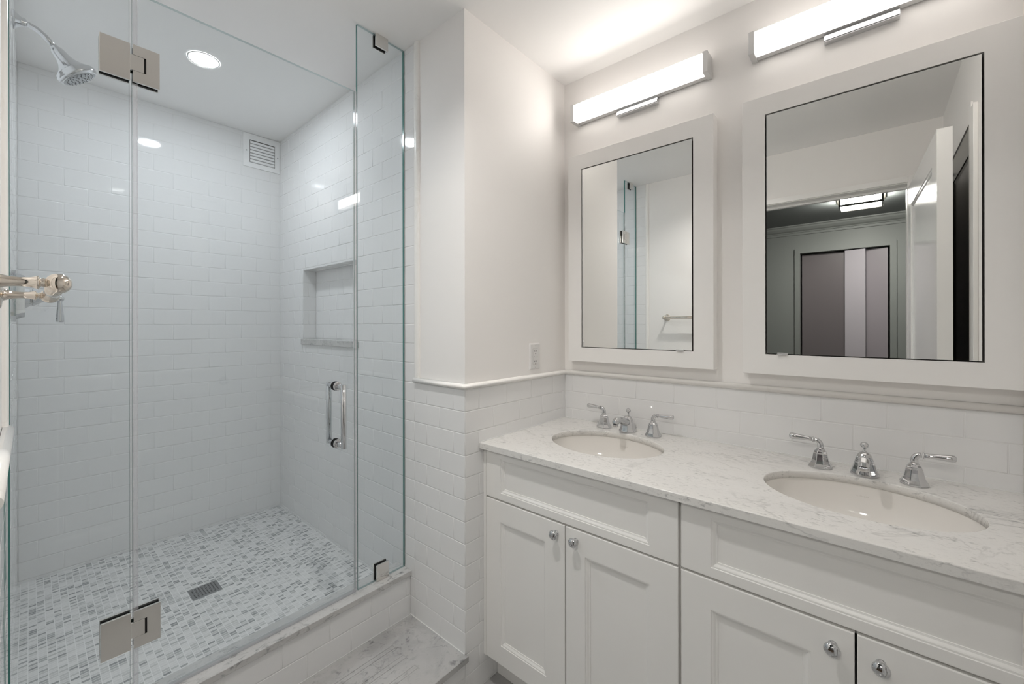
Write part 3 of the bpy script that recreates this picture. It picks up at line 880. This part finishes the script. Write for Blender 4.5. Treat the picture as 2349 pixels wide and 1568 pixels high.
def spout(x, y, label):
    t = thing('faucet_spout', label, 'faucet', (x, y, ZCT), 'faucet spouts')
    mb = MB().lathe([(0.0335, 0.0002), (0.0350, 0.0020), (0.0350, 0.0045), (0.0330, 0.0080), (0.0295, 0.0170), (0.0258, 0.0300), (0.0222, 0.0430), (0.0185, 0.0530), (0.0140, 0.0600), (0.0085, 0.0640), (0.003, 0.0655)],
                    (x, y, ZCT), Z, 8, smooth=False, phase=math.pi/8)
    bmesh.ops.bevel(mb.bm, geom=[e for e in mb.bm.edges if abs((e.verts[0].co-e.verts[1].co).normalized().z) > 0.3], offset=0.0015, segments=2, profile=0.5, affect='EDGES')
    mb.build('base', M_CHROME, t)
    P = [(0.004, 0.036, 0.0175), (-0.025, 0.042, 0.0165), (-0.055, 0.052, 0.0140), (-0.082, 0.060, 0.0130), (-0.098, 0.0605, 0.0135), (-0.106, 0.055, 0.0135), (-0.109, 0.048, 0.0120)]
    mb = MB().tube([(x+a, y, ZCT+b) for a, b, r in P], [r for a, b, r in P], 8, smooth=False, phase=math.pi/8)
    bmesh.ops.bevel(mb.bm, geom=list(mb.bm.edges), offset=0.0012, segments=2, profile=0.5, affect='EDGES')
    sp = mb.build('neck', M_CHROME, t)
    MB().lathe([(0.0098, 0.0), (0.0102, -0.002), (0.0102, -0.009), (0.0090, -0.010), (0.0085, -0.006)], (x-0.108, y, ZCT+0.048), Z, 20).build('aerator', M_CHROME, sp)
    MB().lathe([(0.0058, 0.063), (0.0045, 0.066), (0.0028, 0.068), (0.0028, 0.073), (0.0062, 0.0755), (0.0098, 0.080), (0.0102, 0.085), (0.0075, 0.0895), (0.0035, 0.0915), (0.0, 0.092)], (x+0.006, y, ZCT), Z, 20).build('drain_knob', M_CHROME, t)
    return t
spout(1.590, 0.753, 'chrome faucet spout with ball knob between levers at the sink nearer the corner')
spout(1.572, 0.018, 'chrome faucet spout with ball knob between levers at the sink below the large mirror')

# cabinets
XF = 1.104
def front(mb, y0, y1, z0, z1, panel):
    """lacquered front with a stepped moulding round a recessed flat panel; outward is -X"""
    t = 0.019
    py0, py1, pz0, pz1 = panel
    e = 0.0022
    def ring(a, b, c, d, x): return [mb.bm.verts.new(p) for p in ((x, a, c), (x, b, c), (x, b, d), (x, a, d))]
    rs = [ring(y0, y1, z0, z1, XF+t), ring(y0, y1, z0, z1, XF+e), ring(y0+e*0.3, y1-e*0.3, z0+e*0.3, z1-e*0.3, XF+e*0.3), ring(y0+e, y1-e, z0+e, z1-e, XF)]
    for i, d in ((0, 0), (0.0008, 0.0022), (0.0045, 0.0022), (0.0065, 0.0032), (0.0105, 0.0060), (0.0135, 0.0068), (0.0145, 0.0068), (0.0150, 0.0088)):
        rs.append(ring(py0+i, py1-i, pz0+i, pz1-i, XF+d))
    for p, q in zip(rs, rs[1:]):
        for i in range(4): mb.face((p[i], p[(i+1) % 4], q[(i+1) % 4], q[i]))
    mb.face(rs[-1]); mb.face(rs[0])
def knob(y, z, parent):
    MB().lathe([(0.0085, 0.0), (0.0085, 0.002), (0.0055, 0.0035), (0.0050, 0.009), (0.0065, 0.0115), (0.0120, 0.0150), (0.0148, 0.0190), (0.0150, 0.0215), (0.0128, 0.0250), (0.0112, 0.0256), (0.0104, 0.0268), (0.0060, 0.0282), (0.0, 0.0286)],
               (XF, y, z), -X, 28).build('knob', M_CHROME, parent)
def cabinet(y0, y1, ym, label, filler=None):
    """y1 is the end nearer the corner"""
    t = thing('vanity_cabinet', label, 'cabinet', (1.37, (y0+y1)/2, 0), 'vanity cabinets')
    mb = MB()
    x0, x1 = XF+0.0195, XV-0.006
    mb.box(x0, x1, y1-0.018, y1-0.0005, 0.115, 0.8835).box(x0, x1, y0+0.0005, y0+0.018, 0.115, 0.8835)
    mb.box(x0, x1, y0+0.018, y1-0.018, 0.115, 0.133).box(x1-0.006, x1, y0+0.018, y1-0.018, 0.133, 0.8835)
    mb.box(x0, x0+0.018, y0+0.018, y1-0.018, 0.862, 0.8835).box(x0, x0+0.018, y0+0.018, y1-0.018, 0.695, 0.718)
    if filler: mb.box(XF+0.002, XF+0.022, filler[0], filler[1], 0.115, 0.8835)
    mb.build('carcass', M_CAB, t)
    MB().box(XF+0.075, XF+0.092, y0+0.001, (filler[1] if filler else y1)-0.001, 0.0, 0.1148).build('toe_kick', M_CAB, t)
    mb = MB(); front(mb, y0+0.003, y1-0.0015, 0.7095, 0.8815, (y0+0.079, y1-0.0735, 0.7345, 0.8570)); mb.build('drawer_front', M_CAB, t)
    mb = MB(); front(mb, ym+0.0020, y1-0.0015, 0.118, 0.7035, (ym+0.0755, y1-0.0735, 0.187, 0.630)); d1 = mb.build('door', M_CAB, t)
    mb = MB(); front(mb, y0+0.003, ym-0.0020, 0.118, 0.7035, (y0+0.079, ym-0.0715, 0.187, 0.630)); d2 = mb.build('door', M_CAB, t)
    return t, d1, d2
t, d1, d2 = cabinet(0.381, 1.083, 0.734, 'white two-door vanity cabinet under the small-mirror sink, beside the tiled corner', (1.0835, YC-0.0005))
knob(0.767, 0.671, d1); knob(0.694, 0.671, d2)
t, d1, d2 = cabinet(YR+0.004, 0.378, 0.0265, 'white two-door vanity cabinet under the large-mirror sink, farther from the corner')
knob(0.064, 0.664, d1); knob(-0.012, 0.664, d2)

# medicine cabinets
XFR = 1.605
def medicine(y0, y1, z0, z1, iy0, iy1, iz0, iz1, pull, label):
    t = thing('medicine_cabinet', label, 'medicine cabinet', (XV+TT, (y0+y1)/2, z0), 'framed mirror cabinets')
    mb = MB()
    xb = XV+TT-0.0003
    bv = 0.0015
    o_ = [(y0, z0), (y1, z0), (y1, z1), (y0, z1)]
    def ring(a, b, c, d, x): return [mb.bm.verts.new(p) for p in ((x, a, c), (x, b, c), (x, b, d), (x, a, d))]
    rs = [ring(y0, y1, z0, z1, xb), ring(y0, y1, z0, z1, XFR+bv), ring(y0+bv*.3, y1-bv*.3, z0+bv*.3, z1-bv*.3, XFR+bv*.3), ring(y0+bv, y1-bv, z0+bv, z1-bv, XFR),
          ring(iy0, iy1, iz0, iz1, XFR), ring(iy0, iy1, iz0, iz1, xb)]
    for p, q in zip(rs, rs[1:]+rs[:1]):
        for i in range(4): mb.face((p[i], p[(i+1) % 4], q[(i+1) % 4], q[i]))
    mb.build('frame', M_TRIMP, t)
    g = 0.0045
    MB().box(XFR+0.030, XFR+0.036, iy0+0.0005, iy1-0.0005, iz0+0.0005, iz1-0.0005).build('case', M_CASE, t)
    mb = MB().box(XFR+0.0005, XFR+0.0055, iy0+g, iy1-g, iz0+0.003, iz1-g)
    for f in mb.bm.faces:
        mb_n = f.normal
    bmesh.ops.recalc_face_normals(mb.bm, faces=list(mb.bm.faces))
    for f in mb.bm.faces: f.material_index = 0 if f.normal.x < -0.5 else 1
    d = mb.build('mirror_door', [M_MIRROR, M_MEDGE], t)
    MB().box(XFR-0.004, XFR+0.0004, pull-0.0145, pull+0.0145, iz0+0.0005, iz0+0.0065, bev=0.0008).box(XFR-0.0075, XFR-0.003, pull-0.0145, pull+0.0145, iz0-0.0005, iz0+0.0015).build('pull', M_SATIN, d)
    return t
medicine(0.431, 1.047, 1.1755, 2.0965, 0.5010, 0.9785, 1.2380, 2.0300, 0.549, 'white framed mirror cabinet next to the tiled corner, reflecting glass and towel bar')
medicine(-0.287, 0.3385, 1.1715, 2.1000, -0.2185, 0.2705, 1.2380, 2.0370, 0.222, 'white framed mirror cabinet farther from the corner, reflecting the open door and dim hall')

# vanity lights
def vanity_light(label):
    yc = 0.7355
    t = thing('vanity_light', label, 'wall light', (XV+TT, yc, 2.245), 'vanity bar lights')
    z0, z1 = 2.2455, 2.3215
    ya, yb_ = yc-0.2895, yc+0.2895
    mb = MB().box(1.5905, 1.6270, ya+0.017, yb_-0.017, z0+0.002, z1-0.002, bev=0.004, seg=3)
    bmesh.ops.recalc_face_normals(mb.bm, faces=list(mb.bm.faces))
    for f in mb.bm.faces: f.material_index = 0 if f.normal.x < -0.9 else 1
    mb.build('diffuser', [M_VGLOW, M_VSIDE], t)
    MB().box(1.6272, 1.6500, ya+0.017, yb_-0.017, z0+0.004, z1-0.004).build('channel', M_SATIN, t)
    for a, b in ((ya, ya+0.0172), (yb_-0.0172, yb_)):
        MB().box(1.5885, 1.6535, a, b, z0, z1, bev=0.001).build('end_cap', M_SATIN, t)
    mb = MB().box(1.6380, XV+TT-0.0003, yc-0.088, yc+0.088, z0-0.023, z0+0.030, bev=0.001)
    mb.box(1.6330, 1.6385, yc-0.088, yc+0.088, z0-0.019, z0-0.009, bev=0.0008).box(1.6350, 1.6385, yc-0.088, yc+0.088, z0-0.023, z0-0.0205)
    mb.build('back_plate', M_CHROME, t)
    return t
vl = vanity_light('lit white bar light with silver ends above the mirror cabinet next to the corner')
dup(vl, (0, -0.709, 0.0), 'lit white bar light cut by the picture top, above the mirror reflecting the hall')

# outlet
t = thing('wall_outlet', 'white double outlet with square edges on the wall above the chair rail', 'outlet', (1.42, YC+TT, 1.146))
ox0, ox1, oz0, oz1 = 1.3835, 1.4565, 1.147, 1.2595
def frustum(mb, x0, x1, z0, z1, ya, yb_, i, mi=0):
    a = [mb.bm.verts.new(p) for p in ((x0, ya, z0), (x1, ya, z0), (x1, ya, z1), (x0, ya, z1))]
    b = [mb.bm.verts.new(p) for p in ((x0+i, yb_, z0+i), (x1-i, yb_, z0+i), (x1-i, yb_, z1-i), (x0+i, yb_, z1-i))]
    for k in range(4): mb.face((a[k], a[(k+1) % 4], b[(k+1) % 4], b[k]), mi)
    mb.face(b, mi)
mb = MB(); yw = YC+TT
frustum(mb, ox0, ox1, oz0, oz1, yw, yw-0.006, 0.005)
mb.build('cover_plate', M_PLASTIC, t)
mb = MB(); oc = (ox0+ox1)/2
MB().box(oc-0.0172, oc+0.0172, yw-0.0064, yw-0.005, 1.1699, 1.2366).build('gap', M_GAP, t)
mb.box(oc-0.0166, oc+0.0166, yw-0.0060, yw-0.0078, 1.1705, 1.2360, bev=0.0005)
rc = mb.build('receptacle', M_PLASTIC, t)
mb = MB()
yf = yw-0.0080
for zc in (1.2265, 1.1830):
    mb.box(oc-0.0065, oc-0.0045, yf, yf+0.0004, zc-0.0045, zc+0.0035).box(oc-0.0105, oc-0.0045, yf, yf+0.0004, zc-0.0012, zc+0.0008)
    mb.box(oc+0.0050, oc+0.0068, yf, yf+0.0004, zc-0.004, zc+0.0032)
    mb.lathe([(0.0026, 0), (0.0026, 0.0004)], (oc+0.0005, yf, zc-0.0115), Y, 12)
mb.lathe([(0.0017, 0), (0.0017, 0.0004)], (oc-0.0105, yf, 1.2020), Y, 10)
mb.build('slots', M_DARK, rc)
MB().lathe([(0.0017, 0), (0.0017, 0.0004)], (oc+0.0112, yf, 1.2030), Y, 10).build('indicator', M_GREEN, rc)
for z in (1.2040, 1.1985):
    MB().box(oc-0.0065, oc+0.0065, yf-0.0008, yf+0.0003, z, z+0.0048, bev=0.0004).build('button', M_PLASTIC, rc)
for z in (oz0+0.0095, oz1-0.0095):
    MB().lathe([(0.0032, 0), (0.0028, 0.0012), (0.001, 0.0014)], (oc, yw-0.006, z), -Y, 14).build('screw', M_PLASTIC, t)

# hall ceiling light
t = thing('hall_ceiling_light', 'lit box ceiling light with dark metal bands, reflected in the large mirror', 'ceiling light', (-1.09, 0.07, HZ))
lx0, lx1, ly0, ly1, lz0 = -1.20, -1.0, -0.060, 0.197, 2.277
MB().box(lx0, lx1, ly0, ly1, lz0, HZ-0.012).build('shade', M_HGLOW, t)
mb = MB().box(lx0-0.008, lx1+0.004, ly0-0.022, ly1+0.022, HZ-0.014, HZ-0.0005, bev=0.003)
for y in (ly0, ly1):
    mb.box(lx1-0.004, lx1+0.006, y-0.006, y+0.006, lz0-0.004, HZ-0.012).box(lx0-0.005, lx0+0.002, y-0.004, y+0.004, lz0-0.004, HZ-0.012)
    mb.box(lx0, lx1, y-0.004, y+0.004, lz0-0.005, lz0+0.003)
for x in (lx0, lx1):
    mb.box(x-0.007, x+0.007, ly0-0.006, ly1+0.006, lz0-0.007, lz0+0.008)
mb.build('frame', M_IRON, t)
